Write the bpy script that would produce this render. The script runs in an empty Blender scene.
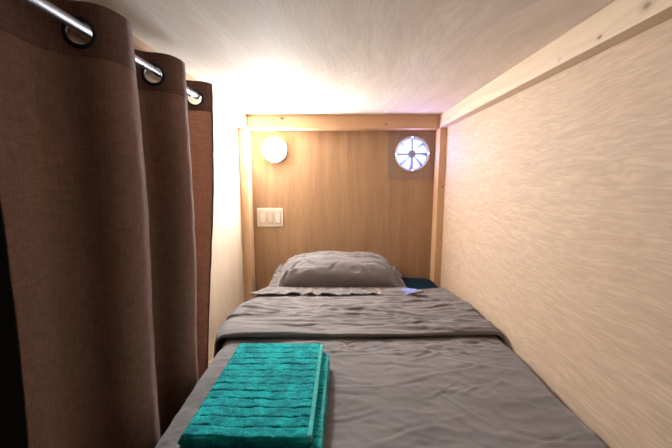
import bpy, bmesh, math, random
import numpy as np
from mathutils import Vector, Matrix, noise
random.seed(4); np.random.seed(4)
S = bpy.context.scene; COL = S.collection
Z0 = 0.80                      # eye height above the bunk board
PI = math.pi

# ---------------------------------------------------------------- materials
def mat(name):
    m = bpy.data.materials.new(name); m.use_nodes = True
    nt = m.node_tree; b = nt.nodes['Principled BSDF']
    return m, nt, b
def N(nt, t, **k):
    n = nt.nodes.new(t)
    for a, v in k.items(): setattr(n, a, v)
    return n
def ramp(nt, pts):
    r = N(nt, 'ShaderNodeValToRGB'); e = r.color_ramp.elements
    while len(e) < len(pts): e.new(.5)
    for el, (p, c) in zip(e, pts):
        el.position = p; el.color = (*c, 1) if len(c) == 3 else c
    return r
def plain(name, col, rough=.5, metal=0, **k):
    m, nt, b = mat(name)
    b.inputs['Base Color'].default_value = (*col, 1)
    b.inputs['Roughness'].default_value = rough; b.inputs['Metallic'].default_value = metal
    # faint handling wear in the gloss
    n = N(nt, 'ShaderNodeTexNoise'); n.inputs['Scale'].default_value = 40
    mr = N(nt, 'ShaderNodeMapRange')
    mr.inputs['To Min'].default_value = max(0, rough-.05); mr.inputs['To Max'].default_value = min(1, rough+.05)
    nt.links.new(n.outputs['Fac'], mr.inputs['Value']); nt.links.new(mr.outputs['Result'], b.inputs['Roughness'])
    for a, v in k.items(): b.inputs[a].default_value = v
    return m

def wood(name, dark, light, axis, grain=(1.2, 22), fleck=0., fleckcol=None, rough=.55, knots=(), wave=0., ringscale=0., seed=0., spec=.3, fine=(5, 9)):
    """grain runs along `axis` (0,1,2); world coordinates are object coordinates here"""
    m, nt, b = mat(name); L = nt.links.new
    tc = N(nt, 'ShaderNodeTexCoord'); src = tc.outputs['Object']
    # curl of the grain
    nz = N(nt, 'ShaderNodeTexNoise'); nz.inputs['Scale'].default_value = 2.3; nz.inputs['Detail'].default_value = 2
    L(src, nz.inputs['Vector'])
    sub = N(nt, 'ShaderNodeVectorMath', operation='SUBTRACT'); sub.inputs[1].default_value = (.5, .5, .5)
    L(nz.outputs['Color'], sub.inputs[0])
    sc = N(nt, 'ShaderNodeVectorMath', operation='SCALE'); sc.inputs['Scale'].default_value = .06 + wave
    L(sub.outputs[0], sc.inputs[0])
    add = N(nt, 'ShaderNodeVectorMath', operation='ADD'); L(src, add.inputs[0]); L(sc.outputs[0], add.inputs[1])
    vec = add.outputs[0]
    def stretched(lo, hi):
        mp = N(nt, 'ShaderNodeMapping'); s = [hi]*3; s[axis] = lo
        mp.inputs['Scale'].default_value = s; mp.inputs['Location'].default_value = (seed, seed*.7, seed*1.3)
        L(vec, mp.inputs['Vector']); return mp.outputs[0]
    n1 = N(nt, 'ShaderNodeTexNoise'); n1.inputs['Scale'].default_value = 1; n1.inputs['Detail'].default_value = 6; n1.inputs['Roughness'].default_value = .6
    L(stretched(*grain), n1.inputs['Vector'])
    r1 = ramp(nt, [(.30, dark), (.70, light)]); L(n1.outputs['Fac'], r1.inputs['Fac'])
    colour = r1.outputs['Color']
    n3 = N(nt, 'ShaderNodeTexNoise'); n3.inputs['Scale'].default_value = 1; n3.inputs['Detail'].default_value = 3
    L(stretched(grain[0]*fine[0], grain[1]*fine[1]), n3.inputs['Vector'])
    if fleck > 0:
        r3 = ramp(nt, [(.40, (1, 1, 1)), (.62, (0, 0, 0))]); L(n3.outputs['Fac'], r3.inputs['Fac'])
        mu = N(nt, 'ShaderNodeMath', operation='MULTIPLY'); mu.inputs[1].default_value = fleck; L(r3.outputs['Color'], mu.inputs[0])
        mx = N(nt, 'ShaderNodeMix', data_type='RGBA'); mx.inputs[7].default_value = (*(fleckcol or dark), 1)
        L(mu.outputs[0], mx.inputs[0]); L(colour, mx.inputs[6]); colour = mx.outputs[2]
    if ringscale > 0:
        wv = N(nt, 'ShaderNodeTexWave', wave_type='BANDS', bands_direction='XYZ'[ (axis+1) % 3 ])
        wv.inputs['Scale'].default_value = ringscale; wv.inputs['Distortion'].default_value = 5; wv.inputs['Detail'].default_value = 2
        wv.inputs['Detail Scale'].default_value = 1.5
        L(stretched(.35, 1.0), wv.inputs['Vector'])
        rr = ramp(nt, [(.0, dark), (.45, light), (1, light)]); L(wv.outputs['Fac'], rr.inputs['Fac'])
        mx = N(nt, 'ShaderNodeMix', data_type='RGBA'); mx.inputs[0].default_value = .45
        L(colour, mx.inputs[6]); L(rr.outputs['Color'], mx.inputs[7]); colour = mx.outputs[2]
    for (p, rad, kc) in knots:
        d = N(nt, 'ShaderNodeVectorMath', operation='SUBTRACT'); d.inputs[1].default_value = p; L(add.outputs[0], d.inputs[0])
        sq = N(nt, 'ShaderNodeVectorMath', operation='MULTIPLY'); s = [1, 1, 1]; s[axis] = .6; sq.inputs[1].default_value = s; L(d.outputs[0], sq.inputs[0])
        ln = N(nt, 'ShaderNodeVectorMath', operation='LENGTH'); L(sq.outputs[0], ln.inputs[0])
        r = ramp(nt, [(0, (1, 1, 1)), (.45, (.85,)*3), (.62, (.25,)*3), (1, (0, 0, 0))])
        dv = N(nt, 'ShaderNodeMath', operation='DIVIDE'); dv.inputs[1].default_value = rad; L(ln.outputs['Value'], dv.inputs[0]); L(dv.outputs[0], r.inputs['Fac'])
        mx = N(nt, 'ShaderNodeMix', data_type='RGBA'); mx.inputs[7].default_value = (*kc, 1)
        L(r.outputs['Color'], mx.inputs[0]); L(colour, mx.inputs[6]); colour = mx.outputs[2]
    L(colour, b.inputs['Base Color'])
    bp = N(nt, 'ShaderNodeBump'); bp.inputs['Strength'].default_value = .12; bp.inputs['Distance'].default_value = .002
    L(n3.outputs['Fac'], bp.inputs['Height']); L(bp.outputs[0], b.inputs['Normal'])
    b.inputs['Roughness'].default_value = rough; b.inputs['Specular IOR Level'].default_value = spec
    return m

def fabric(name, c1, c2, weave=900, bump=.25, crinkle=0., rough=.9, sheen=.2, trans=0., slub=False):
    m, nt, b = mat(name); L = nt.links.new
    tc = N(nt, 'ShaderNodeTexCoord'); src = tc.outputs['Object']
    n1 = N(nt, 'ShaderNodeTexNoise'); n1.inputs['Scale'].default_value = 60 if slub else 9; n1.inputs['Detail'].default_value = 5
    if slub:
        # threads: slubs along z and along the cloth, crossed
        m1 = N(nt, 'ShaderNodeMapping'); m1.inputs['Scale'].default_value = (8, 8, .6); L(src, m1.inputs['Vector'])
        m2 = N(nt, 'ShaderNodeMapping'); m2.inputs['Scale'].default_value = (.7, .7, 8); L(src, m2.inputs['Vector'])
        L(m1.outputs[0], n1.inputs['Vector'])
        n2 = N(nt, 'ShaderNodeTexNoise'); n2.inputs['Scale'].default_value = 60; n2.inputs['Detail'].default_value = 5; L(m2.outputs[0], n2.inputs['Vector'])
        av = N(nt, 'ShaderNodeMath', operation='ADD'); L(n1.outputs['Fac'], av.inputs[0]); L(n2.outputs['Fac'], av.inputs[1])
        hf = N(nt, 'ShaderNodeMath', operation='MULTIPLY'); hf.inputs[1].default_value = .5; L(av.outputs[0], hf.inputs[0]); fac = hf.outputs[0]
        r1 = ramp(nt, [(.36, c1), (.62, c2)])
    else:
        L(src, n1.inputs['Vector']); fac = n1.outputs['Fac']; r1 = ramp(nt, [(.3, c1), (.7, c2)])
    L(fac, r1.inputs['Fac']); L(r1.outputs['Color'], b.inputs['Base Color'])
    w = N(nt, 'ShaderNodeTexNoise'); w.inputs['Scale'].default_value = weave; w.inputs['Detail'].default_value = 2; L(src, w.inputs['Vector'])
    bp = N(nt, 'ShaderNodeBump'); bp.inputs['Strength'].default_value = bump; bp.inputs['Distance'].default_value = .001
    L(fac if slub else w.outputs['Fac'], bp.inputs['Height'])
    last = bp
    if crinkle > 0:
        c = N(nt, 'ShaderNodeTexNoise', noise_type='RIDGED_MULTIFRACTAL'); c.inputs['Scale'].default_value = 26; c.inputs['Detail'].default_value = 4
        mp = N(nt, 'ShaderNodeMapping'); mp.inputs['Scale'].default_value = (.55, 1, 1); mp.inputs['Rotation'].default_value = (0, 0, .25); L(src, mp.inputs['Vector']); L(mp.outputs[0], c.inputs['Vector'])
        b2 = N(nt, 'ShaderNodeBump'); b2.inputs['Strength'].default_value = crinkle; b2.inputs['Distance'].default_value = .003
        L(c.outputs['Fac'], b2.inputs['Height']); L(bp.outputs[0], b2.inputs['Normal']); last = b2
    L(last.outputs[0], b.inputs['Normal'])
    b.inputs['Roughness'].default_value = rough; b.inputs['Sheen Weight'].default_value = sheen; b.inputs['Specular IOR Level'].default_value = .15
    if trans > 0:
        tr = N(nt, 'ShaderNodeBsdfTranslucent'); L(r1.outputs['Color'], tr.inputs['Color'])
        mx = N(nt, 'ShaderNodeMixShader'); mx.inputs[0].default_value = trans
        L(b.outputs[0], mx.inputs[1]); L(tr.outputs[0], mx.inputs[2]); L(mx.outputs[0], nt.nodes['Material Output'].inputs['Surface'])
    return m
def glow(name, col, strength):
    m, nt, b = mat(name)
    b.inputs['Base Color'].default_value = (*col, 1)
    b.inputs['Emission Color'].default_value = (*col, 1); b.inputs['Emission Strength'].default_value = strength
    return m

# ---------------------------------------------------------------- mesh helpers
def link(name, me, m, parent=None, loc=None, smooth=False):
    o = bpy.data.objects.new(name, me); COL.objects.link(o)
    if m: me.materials.append(m)
    if parent: o.parent = parent
    if loc is not None: o.location = loc
    if smooth:
        for p in me.polygons: p.use_smooth = True
    return o
def from_bm(name, bm, m, parent=None, loc=None, smooth=False):
    bmesh.ops.recalc_face_normals(bm, faces=bm.faces)
    me = bpy.data.meshes.new(name); bm.to_mesh(me); bm.free()
    return link(name, me, m, parent, loc, smooth)
def box_bm(bm, x0, x1, y0, y1, z0, z1, bevel=0, seg=2):
    vs = [bm.verts.new((x, y, z)) for x in (x0, x1) for y in (y0, y1) for z in (z0, z1)]
    fs = [bm.faces.new([vs[i] for i in f]) for f in ((0,1,3,2),(4,6,7,5),(0,4,5,1),(2,3,7,6),(0,2,6,4),(1,5,7,3))]
    if bevel:
        es = list({e for f in fs for e in f.edges})
        bmesh.ops.bevel(bm, geom=es, offset=bevel, segments=seg, affect='EDGES', profile=.5)
def box(name, m, x0, x1, y0, y1, z0, z1, bevel=0, parent=None, loc=None, seg=2):
    bm = bmesh.new(); box_bm(bm, x0, x1, y0, y1, z0, z1, bevel, seg); return from_bm(name, bm, m, parent, loc)
def lathe(name, prof, m, parent=None, loc=None, seg=64, axis='y', closed=False, smooth=True):
    """profile (radius, along) spun about an axis"""
    vs, fs = [], []; n = len(prof)
    for k in range(seg):
        a = 2*PI*k/seg
        for r, h in prof:
            c, s = r*math.cos(a), r*math.sin(a)
            vs.append({'y': (c, h, s), 'z': (c, s, h), 'x': (h, c, s)}[axis])
    for k in range(seg):
        k2 = (k+1) % seg
        for i in range(n if closed else n-1):
            j = (i+1) % n
            fs.append((k*n+i, k*n+j, k2*n+j, k2*n+i))
    me = bpy.data.meshes.new(name); me.from_pydata(vs, [], fs)
    bm = bmesh.new(); bm.from_mesh(me); bmesh.ops.remove_doubles(bm, verts=bm.verts, dist=1e-6)
    bmesh.ops.recalc_face_normals(bm, faces=bm.faces); bm.to_mesh(me); bm.free()
    o = link(name, me, m, parent, loc, smooth)
    return o
def grid(name, P, m, parent=None, loc=None, keep=None, solid=0., closed_v=False, sub=0):
    """P: (n, m, 3) array of points"""
    n, k = P.shape[:2]; vs = P.reshape(-1, 3).tolist(); fs = []
    for i in range(n-1):
        for j in range(k if closed_v else k-1):
            j2 = (j+1) % k
            if keep is not None and not keep[i, j]: continue
            fs.append((i*k+j, i*k+j2, (i+1)*k+j2, (i+1)*k+j))
    me = bpy.data.meshes.new(name); me.from_pydata(vs, [], fs)
    bm = bmesh.new(); bm.from_mesh(me)
    bmesh.ops.delete(bm, geom=[v for v in bm.verts if not v.link_faces], context='VERTS')
    bm.to_mesh(me); bm.free(); me.update()
    o = link(name, me, m, parent, loc, True)
    if solid:
        md = o.modifiers.new('thickness', 'SOLIDIFY'); md.thickness = solid; md.offset = 0
    return o
def empty(name, loc):
    e = bpy.data.objects.new(name, None); COL.objects.link(e); e.location = loc; e.empty_display_size = .05
    return e
def tag(o, label, cat, group=None):
    o['label'] = label; o['category'] = cat
    if group: o['group'] = group
    return o
def structure(o): o['kind'] = 'structure'; return o
def holed_plate(name, m, x0, x1, z0, z1, cx, cz, r, y0, y1, parent=None, loc=None, seg=64):
    """a slab with a round hole through it; front face at y0, back at y1"""
    bm = bmesh.new(); rings = []
    for y in (y0, y1):
        inn, out = [], []
        for k in range(seg):
            a = 2*PI*(k+.5)/seg; c, s = math.cos(a), math.sin(a)
            inn.append(bm.verts.new((cx+r*c, y, cz+r*s)))
            tx = ((x1-cx) if c > 0 else (x0-cx))/c if abs(c) > 1e-9 else 1e9
            tz = ((z1-cz) if s > 0 else (z0-cz))/s if abs(s) > 1e-9 else 1e9
            t = min(tx, tz); out.append(bm.verts.new((cx+t*c, y, cz+t*s)))
        corners = {}
        for k in range(seg):
            k2 = (k+1) % seg
            a, b2 = out[k].co, out[k2].co
            f = [inn[k], inn[k2], out[k2], out[k]]
            if abs(a.x-b2.x) > 1e-7 and abs(a.z-b2.z) > 1e-7:
                X = x1 if max(a.x, b2.x) > x1-1e-6 else x0; Zc = z1 if max(a.z, b2.z) > z1-1e-6 else z0
                cv = bm.verts.new((X, y, Zc)); f = [inn[k], inn[k2], out[k2], cv, out[k]]; corners[k] = cv
            bm.faces.new(f)
        rings.append((inn, out, corners))
    (i0, o0, c0), (i1, o1, c1) = rings
    for k in range(seg):
        k2 = (k+1) % seg
        bm.faces.new([i0[k], i1[k], i1[k2], i0[k2]])
        ch0 = [o0[k]] + ([c0[k]] if k in c0 else []) + [o0[k2]]; ch1 = [o1[k]] + ([c1[k]] if k in c1 else []) + [o1[k2]]
        for a in range(len(ch0)-1): bm.faces.new([ch0[a], ch0[a+1], ch1[a+1], ch1[a]])
    return from_bm(name, bm, m, parent, loc)

# ---------------------------------------------------------------- measures (x right, y to the head wall, z up; relative to the eye)
XL, XR, YB, YF = -.580, .605, 1.985, -.35
CE, BM = .365 + Z0, .293 + Z0        # ceiling, underside of the 2x4s
BIL, BIR, YP = -.527, .562, 1.897    # inner faces of side beams, front face of head beam and posts

pine = (.74, .50, .30)
M_ceil = wood('birch_ply_ceiling', (.78, .67, .55), (.91, .82, .705), 1, grain=(1.6, 16), fleck=.35, fleckcol=(.66, .58, .48), wave=.10, rough=.75, seed=3.1, spec=.12)
M_right = wood('birch_ply_side', (.64, .475, .335), (.75, .58, .425), 1, grain=(4.0, 55), fleck=.5, fine=(4.5, 3.2), fleckcol=(.52, .39, .27), rough=.65, wave=.04, seed=1.7, spec=.2)
M_left = wood('birch_ply_panel', (.72, .57, .41), (.80, .66, .50), 2, grain=(1.6, 20), fleck=.2, rough=.5, seed=5.2)
M_back = wood('oak_ply_head', (.35, .208, .118), (.475, .307, .18), 2, grain=(1.0, 24), fleck=.3, fleckcol=(.30, .172, .095), rough=.5, seed=8.3)
M_board = wood('pine_board', (.30, .2, .12), (.38, .26, .16), 0, seed=2.2)
brown, red = (.10, .035, .015), (.35, .15, .06)
M_beamR = wood('pine_beam_side', (.70, .52, .35), (.80, .64, .47), 1, grain=(1.0, 30), rough=.5, ringscale=7, seed=4,
    knots=[((BIR, .647, .318+Z0), .017, brown), ((BIR, .762, .311+Z0), .007, red), ((BIR, .894, .314+Z0), .009, brown), ((BIR, 1.018, .355+Z0), .007, brown), ((BIR, 1.507, .345+Z0), .009, red)])
M_beamB = wood('pine_beam_head', (.50, .285, .15), (.63, .40, .235), 0, grain=(1.0, 26), rough=.5, ringscale=6, seed=6,
    knots=[((-.323, YP, .343+Z0), .013, brown), ((.444, YP, .340+Z0), .008, brown), ((.271, YP, .308+Z0), .008, brown), ((.366, YP, .304+Z0), .007, brown)])
M_beamL = wood('pine_beam_curtain_side', (.64, .42, .25), (.76, .55, .36), 1, grain=(1.0, 28), rough=.5, ringscale=6, seed=7)
M_postL = wood('pine_post', (.58, .37, .21), (.70, .48, .30), 2, grain=(1.0, 30), rough=.5, ringscale=5, seed=9, knots=[((-.56, YP, .0+Z0), .01, brown)])
M_postR = wood('pine_post_fan_side', (.56, .35, .19), (.69, .46, .28), 2, grain=(1.0, 30), rough=.5, ringscale=5, seed=11, knots=[((.59, YP, -.05+Z0), .008, brown)])

# ---------------------------------------------------------------- the bunk's shell
T = .018
FX, FZ, FR = .430, .154 + Z0, .100       # fan centre and radius
structure(box('floor', M_board, XL, XR+T, YF, YB+T, -T, 0))
structure(box('ceiling', M_ceil, XL-T, XR+T, YF, YB+T, CE, CE+T))
structure(box('wall_right', M_right, XR, XR+T, YF, YB+T, 0, CE))
structure(box('wall_left', M_left, XL-T, XL, 1.24, YB+T, 0, CE))
structure(holed_plate('wall_back', M_back, XL, XR, 0, CE, FX, FZ, FR, YB, YB+T))
structure(box('trim_1', M_beamR, BIR, XR, YF, YB, BM, CE, .003))                       # beam along the right wall
structure(box('trim_2', M_beamL, XL, BIL, YF, YB, BM, CE, .003))                       # beam along the curtain side
structure(box('trim_3', M_beamB, BIL, BIR, YP, YB, BM-.004, CE, .003))                 # beam across the head
structure(box('trim_4', M_postL, XL, XL+.047, YP, YB, 0, BM, .003))                    # posts in the head corners
structure(box('trim_5', M_postR, XR-.040, XR, YP, YB, 0, BM, .003))

# ---------------------------------------------------------------- round wall lamp
M_white = plain('white_plastic', (.80, .77, .72), .35)
M_dome = glow('lit_opal_dome', (.90, .95, 1.0), 490)
lamp = tag(empty('wall_lamp', (-.390, YB, .178+Z0)), 'round glowing white dome lamp on head wall above the switch plate', 'lamp')
lathe('lamp_base', [(0, 0), (.073, 0), (.0745, -.003), (.0745, -.019), (.0735, -.0205), (.0705, -.0205), (.070, -.019), (.070, -.006), (0, -.006)], M_white, lamp)  # raised rim is added to keep the dome's grazing light off the wall
dome = [(.0695*math.cos(a), -.012-.026*math.sin(a)) for a in np.linspace(0, PI/2, 14)]
lathe('lamp_dome', dome, M_dome, lamp)

# ---------------------------------------------------------------- switch plate
M_plate = plain('switch_plastic', (.70, .62, .52), .4)
M_gap = plain('switch_gap', (.10, .08, .07), .7)
M_screw = plain('screw_metal', (.6, .58, .55), .35, 1)
sw = tag(empty('switch_plate', (-.429, YB, -.229+Z0)), 'cream triple switch plate on brown head wall below the round lamp', 'switch')
box('cover_plate', M_plate, -.081, .081, -.007, 0, -.058, .058, .004, sw)
for k, x in enumerate((-.047, 0, .047)):
    box('switch_surround', M_gap, x-.0185, x+.0185, -.0078, -.0055, -.035, .035, 0, sw)
    bm = bmesh.new(); box_bm(bm, x-.0165, x+.0165, -.0125, -.006, -.0325, .0325, .0015)
    for v in bm.verts:                       # rocker tilt: pressed in at one end
        if v.co.y < -.010: v.co.y += (.0025 if (v.co.z > 0) == (k != 1) else -.001)
    from_bm('rocker', bm, M_plate, sw)
    for z in (-.048, .048):
        lathe('screw', [(0, -.0086), (.0025, -.0084), (.0032, -.0066), (.0, -.0066)], M_screw, sw, (x, 0, z), seg=16)

# ---------------------------------------------------------------- fan in the head wall
def acrylic():
    m, nt, b = mat('smoked_acrylic'); L = nt.links.new
    t = N(nt, 'ShaderNodeBsdfTransparent'); t.inputs[0].default_value = (.97, .965, .98, 1)
    b.inputs['Base Color'].default_value = (.50, .48, .47, 1); b.inputs['Roughness'].default_value = .18
    nz = N(nt, 'ShaderNodeTexNoise'); nz.inputs['Scale'].default_value = 30
    mr = N(nt, 'ShaderNodeMapRange'); mr.inputs['To Min'].default_value = .07; mr.inputs['To Max'].default_value = .11
    L(nz.outputs['Fac'], mr.inputs['Value'])
    mx = N(nt, 'ShaderNodeMixShader'); L(mr.outputs[0], mx.inputs[0]); L(t.outputs[0], mx.inputs[1]); L(b.outputs[0], mx.inputs[2])
    L(mx.outputs[0], nt.nodes['Material Output'].inputs['Surface']); return m
M_acr = acrylic()
M_frame = plain('frosted_fan_frame', (.62, .62, .72), .3)
M_hub = plain('fan_hub_grey', (.30, .29, .38), .45)
M_strut = plain('fan_strut_grey', (.22, .24, .40), .45)
M_blade = glow('frosted_blade_painted_glow', (.62, .70, 1.0), .9)  # LED light shining through the blades, put into their colour as emission
M_led = glow('led_bulb', (.80, .72, 1.0), 14)
fan = tag(empty('ventilation_fan', (FX, YB, FZ)), 'round glowing blue-white fan on square smoked plate in upper right head wall', 'fan')
holed_plate('mounting_plate', M_acr, .287-FX, .564-FX, 0-.154, .276-.154, 0, 0, FR-.002, -.006, -.001, fan)
lathe('fan_frame', [(FR-.003, -.010), (FR+.003, -.010), (FR+.003, -.0065), (FR-.0015, -.0062), (FR-.0015, .034), (FR-.006, .034), (FR-.006, -.008)], M_frame, fan, closed=True)
lathe('added_glow_disc', [(0, .032), (FR-.007, .032), (FR-.007, .034), (0, .034)], glow('added_disc_glow', (.45, .50, 1.0), .22), fan)  # added glowing disc, stands in for LED brightness between the blades
lathe('hub', [(0, -.006), (.015, -.006), (.020, -.003), (.021, .0), (.021, .026), (0, .026)], M_hub, fan, seg=40)
for k in range(8):
    a0 = PI/8 + k*PI/4; vs, fs = [], []; nr, na = 6, 8
    for side in (0, 1):
        for i in range(nr+1):
            r = .0205 + (FR-.0085-.0205)*i/nr; half = .355 - .03*i/nr
            for j in range(na+1):
                a = a0 - half + 2*half*j/na - .10*(i/nr)**2 + .05
                vs.append((r*math.cos(a), .014 + .011*(j/na-.5)*2 + .0012*side, r*math.sin(a)))
    st = (nr+1)*(na+1); idx = lambda s, i, j: s*st + i*(na+1) + j
    for s in (0, 1):
        for i in range(nr):
            for j in range(na): fs.append((idx(s,i,j), idx(s,i,j+1), idx(s,i+1,j+1), idx(s,i+1,j)))
    rim = [(0, j) for j in range(na)] + [(i, na) for i in range(nr)] + [(nr, na-j) for j in range(na)] + [(nr-i, 0) for i in range(nr)]
    for q in range(len(rim)):
        a, b2 = rim[q], rim[(q+1) % len(rim)]
        fs.append((idx(0,*a), idx(0,*b2), idx(1,*b2), idx(1,*a)))
    me = bpy.data.meshes.new('fan_blade'); me.from_pydata(vs, [], fs); link('fan_blade', me, M_blade, fan, None, True)
for k in range(4):
    a = k*PI/2 + .03
    bm = bmesh.new(); box_bm(bm, .017, FR-.004, -.004, .001, -.0034, .0034, .001)
    bmesh.ops.rotate(bm, verts=bm.verts, cent=(0, 0, 0), matrix=Matrix.Rotation(-a, 3, 'Y'))
    from_bm('support_strut', bm, M_strut, fan)
    lathe('led', [(.0032*math.cos(t), -.0045-.004*math.sin(t)) for t in np.linspace(0, PI/2, 6)], M_led, fan, ((FR-.004)*math.cos(a), -.004, (FR-.004)*math.sin(a)), seg=16)
def lightob(name, kind, loc, energy, col, size, parent=None):
    l = bpy.data.lights.new(name, kind); l.energy = energy; l.color = col
    if kind in ('POINT', 'SPOT'): l.shadow_soft_size = size
    o = bpy.data.objects.new(name, l); COL.objects.link(o); o.location = loc
    return o
fl = lightob('fan_glow', 'AREA', (FX, YB-.014, FZ), 1.3, (.42, .34, 1.0), 0)
fl.data.shape = 'DISK'; fl.data.size = .17; fl.rotation_euler = (-PI/2, 0, 0)
sp = lightob('fan_beam', 'SPOT', (FX-.005, YB-.02, FZ-FR+.004), 75, (.06, .24, 1.0), .003)
sp.data.spot_size = math.radians(7); sp.data.spot_blend = .6
sp.rotation_euler = (Vector((.345, 1.545, -.560+Z0)) - sp.location).to_track_quat('-Z', 'Y').to_euler()

# ---------------------------------------------------------------- cloth helpers
def nz(x, y, z=0.): return noise.noise((x, y, z))
def ridged(x, y, z=0., oct=3):
    a, f, t = 1., 1., 0.
    for _ in range(oct):
        t += a*(1-abs(nz(x*f, y*f, z+7*f)))**2.5; a *= .5; f *= 2.1
    return t - .9
def interp(v, pts):
    xs, ys = zip(*pts); return float(np.interp(v, xs, ys))

def creases(P, n, seed, box_, ang, length, width, amp, axes=(0, 1, 2), mask=None):
    """press n sharp, slightly bowed folds into a sheet of points"""
    rs = np.random.RandomState(seed); X, Y = P[..., axes[0]].copy(), P[..., axes[1]].copy(); D = np.zeros(X.shape)
    for _ in range(n):
        cx, cy = rs.uniform(box_[0], box_[1]), rs.uniform(box_[2], box_[3]); a = rs.normal(ang[0], ang[1])
        Lc = rs.uniform(*length); w = rs.uniform(*width); A = rs.uniform(*amp)*rs.choice([1, 1, -1])
        dx, dy = X-cx, Y-cy; u = dx*math.cos(a)+dy*math.sin(a); v = -dx*math.sin(a)+dy*math.cos(a)
        v = v - rs.normal(0, .5)*u*u - rs.uniform(.0, .006)*np.sin(u*rs.uniform(20, 60)+rs.uniform(0, 6))
        win = np.clip(1-(np.abs(u)/(Lc/2))**2, 0, 1)
        D += A*win*(np.exp(-(v/w)**2) - .7*np.exp(-((v-1.7*w)/w)**2))
    if mask is not None: D = D*mask
    P[..., axes[2]] += D
    return P

# ---------------------------------------------------------------- mattress
M_navy = fabric('navy_sheet', (.002, .014, .028), (.004, .022, .042), bump=.2, sheen=0)
MTOP = .195
def mattress():
    n, k = 70, 90; P = np.zeros((n, k, 3)); x0, x1, y0, y1 = -.385, .560, .04, 1.972
    sx = lambda t: np.sign(t)*abs(t)
    # closed rounded slab: rows along y, loop around x-z
    for i in range(n):
        y = y0 + (y1-y0)*(i/(n-1)); e = min(1, min(i, n-1-i)/4.)
        inset = .03*(1-e)**2
        for j in range(k):
            a = 2*PI*j/k; c, s = math.cos(a), math.sin(a)
            x = (x0+x1)/2 + ((x1-x0)/2-inset)*math.copysign(abs(c)**.16, c)
            z = MTOP/2 + (MTOP/2-inset*.6)*math.copysign(abs(s)**.16, s)
            z += .006*nz(x*5, y*5, 2) if z > MTOP*.7 else 0
            if z > MTOP*.5: z += (z/MTOP-.5)*2*interp(y, [(1.55, 0), (1.78, .022), (1.92, .026), (1.972, .008)])
            P[i, j] = (x, y, max(z, .002))
    return P
Pm = mattress()
# rounded, slightly puffed end at the head
mt = grid('mattress', Pm, M_navy, closed_v=True)
bm = bmesh.new(); bm.from_mesh(mt.data); bmesh.ops.holes_fill(bm, edges=bm.edges); bmesh.ops.recalc_face_normals(bm, faces=bm.faces)
bm.to_mesh(mt.data); bm.free()
tag(mt, 'mattress in dark navy sheet showing behind the grey pillow', 'mattress')

# ---------------------------------------------------------------- duvet
M_duvet = fabric('taupe_linen', (.172, .157, .153), (.215, .199, .195), weave=1400, bump=.12, crinkle=.6)
duvet = tag(empty('duvet', (0, 1.0, MTOP)), 'crumpled taupe grey duvet spread over the bed with turned-down top', 'duvet')
def base_z(y): return interp(y, [(0, -.575), (.3, -.567), (1.3, -.567), (1.5, -.575), (1.66, -.590), (1.76, -.606), (1.9, -.612)]) + Z0
def sheet(ys, xl, xr, lift, amp, nx=230, hang=.17, hangr=.10, rc=.035):
    rows = []
    for (y, extra, yy) in ys:        # yy: noise coordinate
        a, b2 = xl(y), xr(y); zt = base_z(y) + lift(y) + extra
        # cross-section as a polyline in (x, z) with outward normal
        sec = []
        for t in np.linspace(0, 1, 26)[:-1]: sec.append((a - .012*(1-t), zt-rc-hang*(1-t), -1, 0))
        for t in np.linspace(0, PI/2, 12): sec.append((a+rc-rc*math.cos(t), zt-rc+rc*math.sin(t), -math.cos(t), math.sin(t)))
        for t in np.linspace(0, 1, nx)[1:-1]: sec.append((a+rc+(b2-a-2*rc)*t, zt, 0, 1))
        for t in np.linspace(0, PI/2, 12): sec.append((b2-rc+rc*math.sin(t), zt-rc+rc*math.cos(t), math.sin(t), math.cos(t)))
        for t in np.linspace(0, 1, 16)[1:]: sec.append((b2, zt-rc-hangr*t, 1, 0))
        row = []; s = 0; px, pz = sec[0][:2]
        for (x, z, nx_, nz_) in sec:
            s += math.hypot(x-px, z-pz); px, pz = x, z
            d = amp(s, yy, x, y)
            if nx_ > .5: d = min(d, .004)
            row.append((x+nx_*d, y, z+nz_*d))
        rows.append(row)
    return np.array(rows)
def amp_main(s, yy, x, y):
    d = .007*nz(s*3.1, yy*3.4, 1) + .0035*nz(s*7+yy*2, yy*9, 2)
    d += .0030*ridged(s*4.0+yy*1.5, yy*9-s*2.0, 3) * (.4 + .6*max(0, nz(s*2, yy*2, 9)+.4))
    d += .0026*ridged(s*10-yy*4, yy*20+s*3, 5, 3)*(.3+max(0, nz(s*3, yy*4, 6)+.5))
    d += .004*math.exp(-((y-1.04)/.06)**2)*ridged(s*4, yy*16, 8)
    return d
def amp_cuff(s, yy, x, y):
    w = .010*nz(s*2.0, yy*7, 11) + .0055*nz(s*3.5+yy*1, yy*17, 12)
    w += .0045*ridged(s*2.2+.6*nz(s*3, yy*3), yy*13, 13)
    w += .0022*ridged(s*3+yy*1, yy*26-s*2, 15, 3)
    w *= min(1, max(.3, (1.80-yy)/.15))
    return w
xl_main = lambda y: interp(y, [(0, -.405), (.6, -.405), (1.05, -.420), (1.3, -.43), (1.8, -.39)])
xr_wob = lambda y: .5885 + .010*nz(y*7, 3.3) + .006*nz(y*17, 8.1)
ys = []
for t in np.linspace(0, 1, 20)[:-1]: ys.append((.012+.0*t, -.20*(1-t)-.03, -.20*(1-t)))
for t in np.linspace(0, PI/2, 8)[:-1]: ys.append((.012+.03*(1-math.cos(t)), -.03+.03*math.sin(t), .03*t))
for y in np.linspace(.042, 1.40, 240): ys.append((y, 0, y))
Pd = sheet(ys, xl_main, xr_wob, lambda y: 0, amp_main)
Pd = creases(Pd, 150, 5, (-.42, .6, .05, 1.12), (.10, .40), (.08, .36), (.003, .007), (.0007, .0020))
Pd = creases(Pd, 60, 6, (-.40, .6, .98, 1.10), (.0, .35), (.05, .22), (.004, .008), (.0015, .004))
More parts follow.
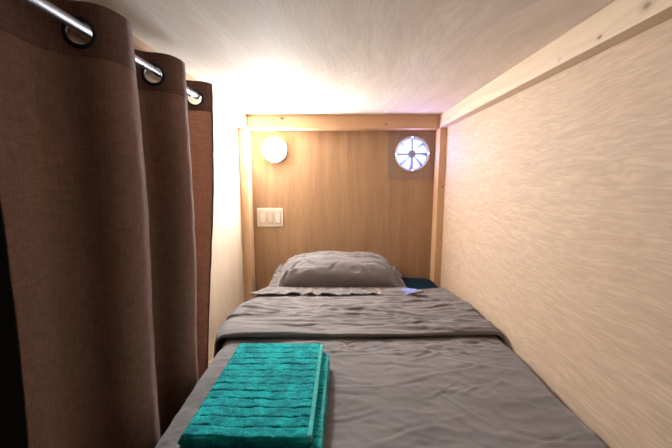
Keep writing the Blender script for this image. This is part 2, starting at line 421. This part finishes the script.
Pd[:, :, 2] = np.maximum(Pd[:, :, 2], .006)
W = Vector(duvet.location)
grid('duvet_cover', Pd - np.array(W), M_duvet, duvet, solid=.004)
# turned-down part: rolled front edge, then back to the pillow
def fold_y(x):
    return 1.105 + .022*(x-.05)/.5*(1 if x > .05 else .9) + .010*nz(x*5, 4.4) + .004*nz(x*13, 1.2)
R = .005; ysc = []
for t in np.linspace(0, 1, 6)[:-1]: ysc.append((1.15-.05*t, -2*R, 1.0+.05*t))
for t in np.linspace(0, PI, 12)[:-1]: ysc.append((1.10-R*math.sin(t), -R-R*math.cos(t), 1.05+.03*t/PI))
for y in np.linspace(1.10, 1.765, 190): ysc.append((y, 0, y))
xl_cuff = lambda y: interp(y, [(1.05, -.437), (1.15, -.452), (1.3, -.468), (1.45, -.452), (1.62, -.408), (1.765, -.385)])
lift_c = lambda y: interp(y, [(1.0, .021), (1.2, .022), (1.5, .016), (1.70, .006), (1.765, .008)])
Pc = sheet(ysc, xl_cuff, lambda y: xr_wob(y)+.003, lift_c, amp_cuff, hang=.15, hangr=.08)
for i in range(Pc.shape[0]):                        # make the fold's front edge wander
    for j in range(Pc.shape[1]):
        x, y, z = Pc[i, j]; w = max(0, 1-(abs(y-1.10))/.28)
        Pc[i, j, 1] = y + (fold_y(x)-1.10)*w
cm = np.clip((Pc[:, :, 1]-1.10)/.04, 0, 1)*np.clip((1.78-Pc[:, :, 1])/.1, .3, 1)
Pc = creases(Pc, 130, 7, (-.48, .6, 1.08, 1.76), (.02, .14), (.12, .60), (.005, .012), (.002, .0055), mask=cm)
Pc = creases(Pc, 90, 8, (-.48, .6, 1.10, 1.75), (.03, .25), (.06, .24), (.004, .007), (.0012, .003), mask=cm)
Pc[:, :, 2] = np.maximum(Pc[:, :, 2], .01)
grid('turned_down_top', Pc - np.array(W), M_duvet, duvet, solid=.003)

# ---------------------------------------------------------------- pillow
M_pillow = fabric('taupe_pillowcase', (.165, .149, .143), (.205, .187, .18), weave=1400, bump=.12, crinkle=.3)
PC = Vector((-.014, 1.765, -.540+Z0)); pillow = tag(empty('pillow', PC), 'plump taupe grey pillow with flat border at the head of the bed', 'pillow')
def pil_point(u, v, side):
    """u,v in [-1,1]; inflated cushion with pinched corners"""
    r = max(abs(u), abs(v))
    a, b2 = .330, .158
    pin = 1 - .07*(u*u*v*v)
    bow = 1 - .06*(1-u*u)*abs(v)**3 * (1 if v < 0 else .6)
    x = a*u*(1-.06*(1-v*v)*abs(u)**3)*pin; y = b2*v*bow*pin
    e = max(0, (1-abs(u)**3.4))**.42 * max(0, (1-abs(v)**2.4))**.42
    top = .132*e; bot = -.030*e
    z = top if side else bot
    if side:
        w = e**.35
        fan_ = .010*nz(u*2.2, v*3, 21)+.011*ridged(u*5.0+v*.8, v*1.2+u*.3, 22)*(1.15-e) + .0030*ridged(u*9, v*6, 23, 3)
        rad = math.hypot(u, v)
        z += w*fan_
        y -= .028*e*(1 if v < 0 else max(0, 1-v*2))
    return x, y, z
def tilt(x, y, z):
    # the back half leans up on the mattress end
    t = .13
    Y, Z = y*math.cos(t)-z*math.sin(t)*.4, z*math.cos(t)+y*math.sin(t)
    return (x, Y, Z)
n = 110
G = np.zeros((n, n, 3)); Gb = np.zeros((n, n, 3))
for i, u in enumerate(np.linspace(-1, 1, n)):
    for j, v in enumerate(np.linspace(-1, 1, n)):
        G[i, j] = tilt(*pil_point(u, v, 1)); Gb[i, j] = tilt(*pil_point(u, v, 0))
inner = np.outer(np.clip((1-np.abs(np.linspace(-1, 1, n)))/.06, 0, 1), np.clip((1-np.abs(np.linspace(-1, 1, n)))/.06, 0, 1))
G = creases(G, 46, 11, (-.33, .33, -.17, .10), (.0, .5), (.06, .30), (.006, .013), (.0018, .005), mask=inner)
for cxs, aa in ((-.28, .75), (.28, -.75)):
    G = creases(G, 14, 12 if cxs < 0 else 13, (cxs-.06, cxs+.06, -.15, .03), (aa, .25), (.08, .22), (.006, .011), (.003, .006), mask=inner)
def two_sided(name, A, B, m, parent):
    n, k = A.shape[:2]; vs = A.reshape(-1, 3).tolist() + B.reshape(-1, 3).tolist(); fs = []; o = n*k
    for i in range(n-1):
        for j in range(k-1):
            q = (i*k+j, (i+1)*k+j, (i+1)*k+j+1, i*k+j+1); fs.append(q); fs.append(tuple(o+t for t in reversed(q)))
    me = bpy.data.meshes.new(name); me.from_pydata(vs, [], fs)
    bm = bmesh.new(); bm.from_mesh(me); bmesh.ops.remove_doubles(bm, verts=bm.verts, dist=1e-5); bm.to_mesh(me); bm.free()
    return link(name, me, m, parent, None, True)
two_sided('pillow_body', G, Gb, M_pillow, pillow)
# flat border all round, drooping on to the duvet
m_ = 420; nr = 12; F = np.zeros((nr, m_, 3)); WV = np.zeros((nr, m_))
for j in range(m_):
    q = 8*j/m_; s = int(q//2); f = q % 2 - 1
    u, v = [(f, -1), (1, f), (-f, 1), (-1, -f)][s]
    x0, y0, _ = pil_point(u*.985, v*.985, 0)
    for i in range(nr):
        t = i/(nr-1); wd = .060 + .058*(max(0, -v)**6)
        ex = x0 + u*abs(u)**6*wd*t + (0 if abs(u) < .98 else 0); ey = y0 + v*abs(v)**6*wd*t
        z = .016*(t*(1.3-t))*2*ridged(j/m_*52, t*1.5, 31) + .016*t*abs(nz(j/m_*34, t, 33))
        WV[i, j] = z + (.016*(1-t) if v < -.9 else 0); ex += .008*t*nz(j/m_*30, 2.2, 35); ey += .012*t*nz(j/m_*26, 5.2, 36)
        if v < -.9: z -= .016*t
        if abs(u) > .9: z -= .016*t
        F[i, j] = tilt(ex, ey, z)
bz = lambda y: (base_z(y)+lift_c(y)+.012 if y < 1.70 else MTOP+.032)
for i in range(nr):
    for j in range(m_):
        y = F[i, j, 1]+PC.y; F[i, j, 2] = max(F[i, j, 2], bz(y)-PC.z+WV[i, j])
        F[i, j, 1] = min(F[i, j, 1], YB-.008-PC.y)
grid('pillow_border', F, M_pillow, pillow, closed_v=True, solid=.004)

# ---------------------------------------------------------------- folded towel
def terry():
    m, nt, b = mat('teal_terry'); L = nt.links.new
    tc = N(nt, 'ShaderNodeTexCoord')
    n1 = N(nt, 'ShaderNodeTexNoise'); n1.inputs['Scale'].default_value = 420; n1.inputs['Detail'].default_value = 2; L(tc.outputs['Object'], n1.inputs['Vector'])
    n2 = N(nt, 'ShaderNodeTexNoise'); n2.inputs['Scale'].default_value = 26; n2.inputs['Detail'].default_value = 3; L(tc.outputs['Object'], n2.inputs['Vector'])
    ad = N(nt, 'ShaderNodeMath', operation='ADD'); L(n1.outputs['Fac'], ad.inputs[0]); L(n2.outputs['Fac'], ad.inputs[1])
    hf = N(nt, 'ShaderNodeMath', operation='MULTIPLY'); hf.inputs[1].default_value = .5; L(ad.outputs[0], hf.inputs[0])
    r = ramp(nt, [(.38, (.0, .19, .21)), (.62, (.010, .55, .555))]); L(hf.outputs[0], r.inputs['Fac']); L(r.outputs['Color'], b.inputs['Base Color'])
    bp = N(nt, 'ShaderNodeBump'); bp.inputs['Strength'].default_value = .7; bp.inputs['Distance'].default_value = .0035; L(n1.outputs['Fac'], bp.inputs['Height']); L(bp.outputs[0], b.inputs['Normal'])
    b.inputs['Roughness'].default_value = .95; b.inputs['Sheen Weight'].default_value = .1; b.inputs['Specular IOR Level'].default_value = .1
    return m
M_towel = terry(); M_hem = fabric('teal_hem', (.02, .36, .34), (.07, .52, .48), weave=600, bump=.3)
TZ = .242                          # sits on the duvet
towel = tag(empty('folded_towel', (-.185, .765, TZ)), 'folded turquoise ribbed towel lying on the duvet near the curtain', 'towel')
def layer(name, xa, xb, ya, yb, za, zb, ribs, seed, m=M_towel, mid=None):
    """a soft slab with rounded folded sides; loop in x-z, rows along y"""
    n = 200 if ribs else 90; rows = []
    w, h = xb-xa, zb-za; rr = h*.5
    for i in range(n):
        t = i/(n-1); y = ya + (yb-ya)*t
        e = min(1., min(t, 1-t)*(yb-ya)/(rr*1.1)); sq = math.sqrt(max(0, 1-(1-e)**2))
        sec = []
        K = 110 if ribs else 50
        for q in np.linspace(0, 1, K): sec.append((xa+rr+(w-2*rr)*q, 1))
        loop = [(x, zb, 0, 1) for x, _ in sec]
        loop += [(xb-rr+rr*math.sin(a), za+rr+rr*math.cos(a), math.sin(a), math.cos(a)) for a in np.linspace(0, PI, 14)[1:-1]]
        loop += [(x, za, 0, -1) for x, _ in reversed(sec)]
        loop += [(xa+rr-rr*math.sin(a), za+rr-rr*math.cos(a), -math.sin(a), -math.cos(a)) for a in np.linspace(0, PI, 14)[1:-1]]
        row = []; zm = (za+zb)/2
        for (x, z, nx, nzv) in loop:
            d = .0014*nz(x*90, y*90, seed)+.0018*nz(x*9, y*9, seed+3)
            if ribs and (nzv > .2 or abs(nx) > .5):
                ph = y/.0285 + .24*nz(x*7, y*4, seed+5) + .16*nz(x*25, y*9, seed+6)
                g = abs((ph % 1)-.5)*2        # 1 at the groove
                dp = .0048*(.45+.75*(.5+nz(x*14, math.floor(ph)*3.1, seed+8)))
                d -= .55*dp*max(0, (g-.78)/.22)**.8
                cxp = x/.033 + .3*nz(x*6, y*11, seed+7); gx = abs((cxp % 1)-.5)*2
                d -= .0011*max(0, (gx-.75)/.25)
            sk = .010*(y-.765)                # slightly out of square
            row.append((x+nx*d+sk, y + .003*nz(x*20, t*2, seed+9)*(1-e), zm+(z-zm)*(.35+.65*sq)+nzv*d))
        rows.append(row)
    P = np.array(rows)-np.array(towel.location)
    o = grid(name, P, m, towel, closed_v=True)
    bm = bmesh.new(); bm.from_mesh(o.data); bmesh.ops.holes_fill(bm, edges=bm.edges); bmesh.ops.recalc_face_normals(bm, faces=bm.faces); bm.to_mesh(o.data); bm.free()
    return o
layer('towel_fold', -.312, -.030, .575, .925, TZ, TZ+.020, True, 41)
layer('towel_fold', -.318, -.036, .570, .933, TZ+.0185, TZ+.0375, True, 47)
layer('towel_fold', -.314, -.058, .568, .948, TZ+.036, TZ+.060, True, 53)
layer('hem', -.062, -.053, .572, .946, TZ+.040, TZ+.058, False, 60, M_hem)
layer('hem', -.045, -.034, .574, .930, TZ+.0215, TZ+.035, False, 61, M_hem)

# ---------------------------------------------------------------- curtain rod and curtain
M_steel = plain('brushed_steel', (.42, .41, .42), .48, 1)
M_black = plain('black_metal', (.012, .011, .011), .35, 0)
M_cloth = fabric('brown_linen', (.34, .195, .14), (.50, .32, .245), bump=.6, slub=True, trans=.48)
M_band = fabric('brown_linen_double', (.155, .078, .056), (.25, .14, .105), bump=.6, slub=True, trans=.25)
M_edge = fabric('red_brown_hem', (.13, .05, .035), (.19, .085, .06), bump=.4, slub=True)
RX, RZ, RR = -.475, .277+Z0, .0095
rod = tag(empty('curtain_rod', (RX, .45, RZ)), 'grey metal rod threaded through the curtain eyelets under the ceiling', 'curtain rod')
lathe('rod_tube', [(0, -.75), (RR, -.75), (RR, .675), (0, .675)], M_steel, rod, seg=28)
for y in (.664, -.74):
    lathe('end_cap', [(0, y-.004), (RR+.002, y-.004), (RR+.002, y+.012), (RR, y+.015), (0, y+.015)], M_steel, rod, seg=28)
for y in (.664, -.70):
    bm = bmesh.new(); box_bm(bm, BIL-RX+.0002, -RR*.8, y-.006, y+.006, -.004, .006, .001); box_bm(bm, BIL-RX+.0002, BIL-RX+.005, y-.012, y+.012, .018, .060, .001)
    box_bm(bm, BIL-RX+.0002, BIL-RX+.005, y-.006, y+.006, -.004, .03, .0)
    from_bm('wall_bracket', bm, M_steel, rod)
PER, Y0, AMP = .237, .630, .045
CT = .320+Z0; CB = .02; BANDH = .094
curtain = tag(empty('curtain', (RX, .8, CT)), 'brown linen eyelet curtain drawn half open along the left of the bed', 'curtain')
CO = Vector(curtain.location)
# path of the cloth seen from above, resampled by length
ts = np.linspace(.478, 1.150, 1400)
def path(y):
    a = AMP; ph = 2*PI*(y-Y0)/PER
    s = math.sin(ph); s = math.copysign(abs(s)**.85, s)
    if y < Y0-PER/4: return RX - a*.93 + .10*(Y0-PER/4-y), y       # the near end hangs flat
    return RX + (a if s > 0 else a*.93)*s, y - .012*math.sin(2*ph)
pts = np.array([path(y) for y in ts]); seg = np.hypot(*np.diff(pts, axis=0).T); cum = np.concatenate([[0], np.cumsum(seg)]); LEN = cum[-1]
def at(s): return np.array([np.interp(s, cum, pts[:, 0]), np.interp(s, cum, pts[:, 1])])
def cpos(s, z):
    x, y = at(s); d = CT-z                         # distance below the top
    k = min(1, d/.7)
    f = s/LEN
    xx = RX + (x-RX)*(1+.04*k) - .022*max(0, (d-.3))*.9 + .008*nz(s*5, z*2.2, 71)*min(1, d/.15)
    yy = y + .016*nz(s*4, z*1.8, 72)*min(1, d/.15) - .20*max(0, f-.72)/.28*max(0, d-.05)*.75
    xx += .0015*nz(s*25, z*16, 73) + .014*nz(s*11, z*.5, 74)*min(1, max(0, d-.06)/.12)
    return (xx, yy, z)
Sg = np.linspace(0, LEN, 320)
gy = [Y0 + PER/2*k for k in range(0, 5)]
gs = [float(np.interp(y, ts, cum)) for y in gy]
HZ = RZ - (.0205-RR)                                # eyelet centre
zb = np.linspace(CT, CT-BANDH, 36)
P = np.array([[cpos(s, z) for s in Sg] for z in zb])
keep = np.ones((len(zb)-1, len(Sg)-1), bool)
for i in range(len(zb)-1):
    for j in range(len(Sg)-1):
        sc, zc = (Sg[j]+Sg[j+1])/2, (zb[i]+zb[i+1])/2
        if any(math.hypot(sc-g, zc-HZ) < .0235 for g in gs): keep[i, j] = False
grid('header_band', P-np.array(CO), M_band, curtain, keep=keep, solid=.003)
zl = np.linspace(CT-BANDH+.004, CB, 150)
P = np.array([[cpos(s, z) for s in Sg] for z in zl])
grid('curtain_panel', P-np.array(CO), M_cloth, curtain, solid=.0016)
for s0 in (LEN,):                                   # stitched side hem
    zz = np.linspace(CT, CB, 120)
    P = np.array([[cpos(s, z) for s in np.linspace(s0-.007, s0, 4)] for z in zz])
    grid('side_hem', P-np.array(CO), M_edge, curtain, solid=.0048)
for g in gs:
    c = Vector(cpos(g, HZ)); p1, p2 = Vector(cpos(g-.02, HZ)), Vector(cpos(g+.02, HZ))
    tx = (p2-p1).normalized(); nrm = tx.cross(Vector((0, 0, 1)))
    prof = [(.0205, -.0034), (.023, -.0044), (.0285, -.003), (.0285, .003), (.023, .0044), (.0205, .0034)]
    o = lathe('eyelet', prof, M_black, curtain, c-CO, seg=40, closed=True)
    o.rotation_euler = Matrix((tx, nrm, Vector((0, 0, 1)))).transposed().to_euler()

# ---------------------------------------------------------------- world, camera, colour
w = bpy.data.worlds.new('World'); S.world = w; w.use_nodes = True
w.node_tree.nodes['Background'].inputs[0].default_value = (.9, .75, .6, 1); w.node_tree.nodes['Background'].inputs[1].default_value = .002
cam = bpy.data.cameras.new('Camera'); co = bpy.data.objects.new('Camera', cam); COL.objects.link(co); S.camera = co
cam.sensor_width = 36; cam.lens = 36*325/672; cam.clip_start = .01
co.location = (0, 0, Z0)
pitch = math.atan(44/325); yaw = math.atan(4/math.hypot(325, 44))
co.rotation_euler = (PI/2-pitch, 0, yaw)
S.view_settings.view_transform = 'Standard'; S.view_settings.look = 'None'; S.view_settings.gamma = 1; S.view_settings.exposure = .15
S.view_settings.use_curve_mapping = False
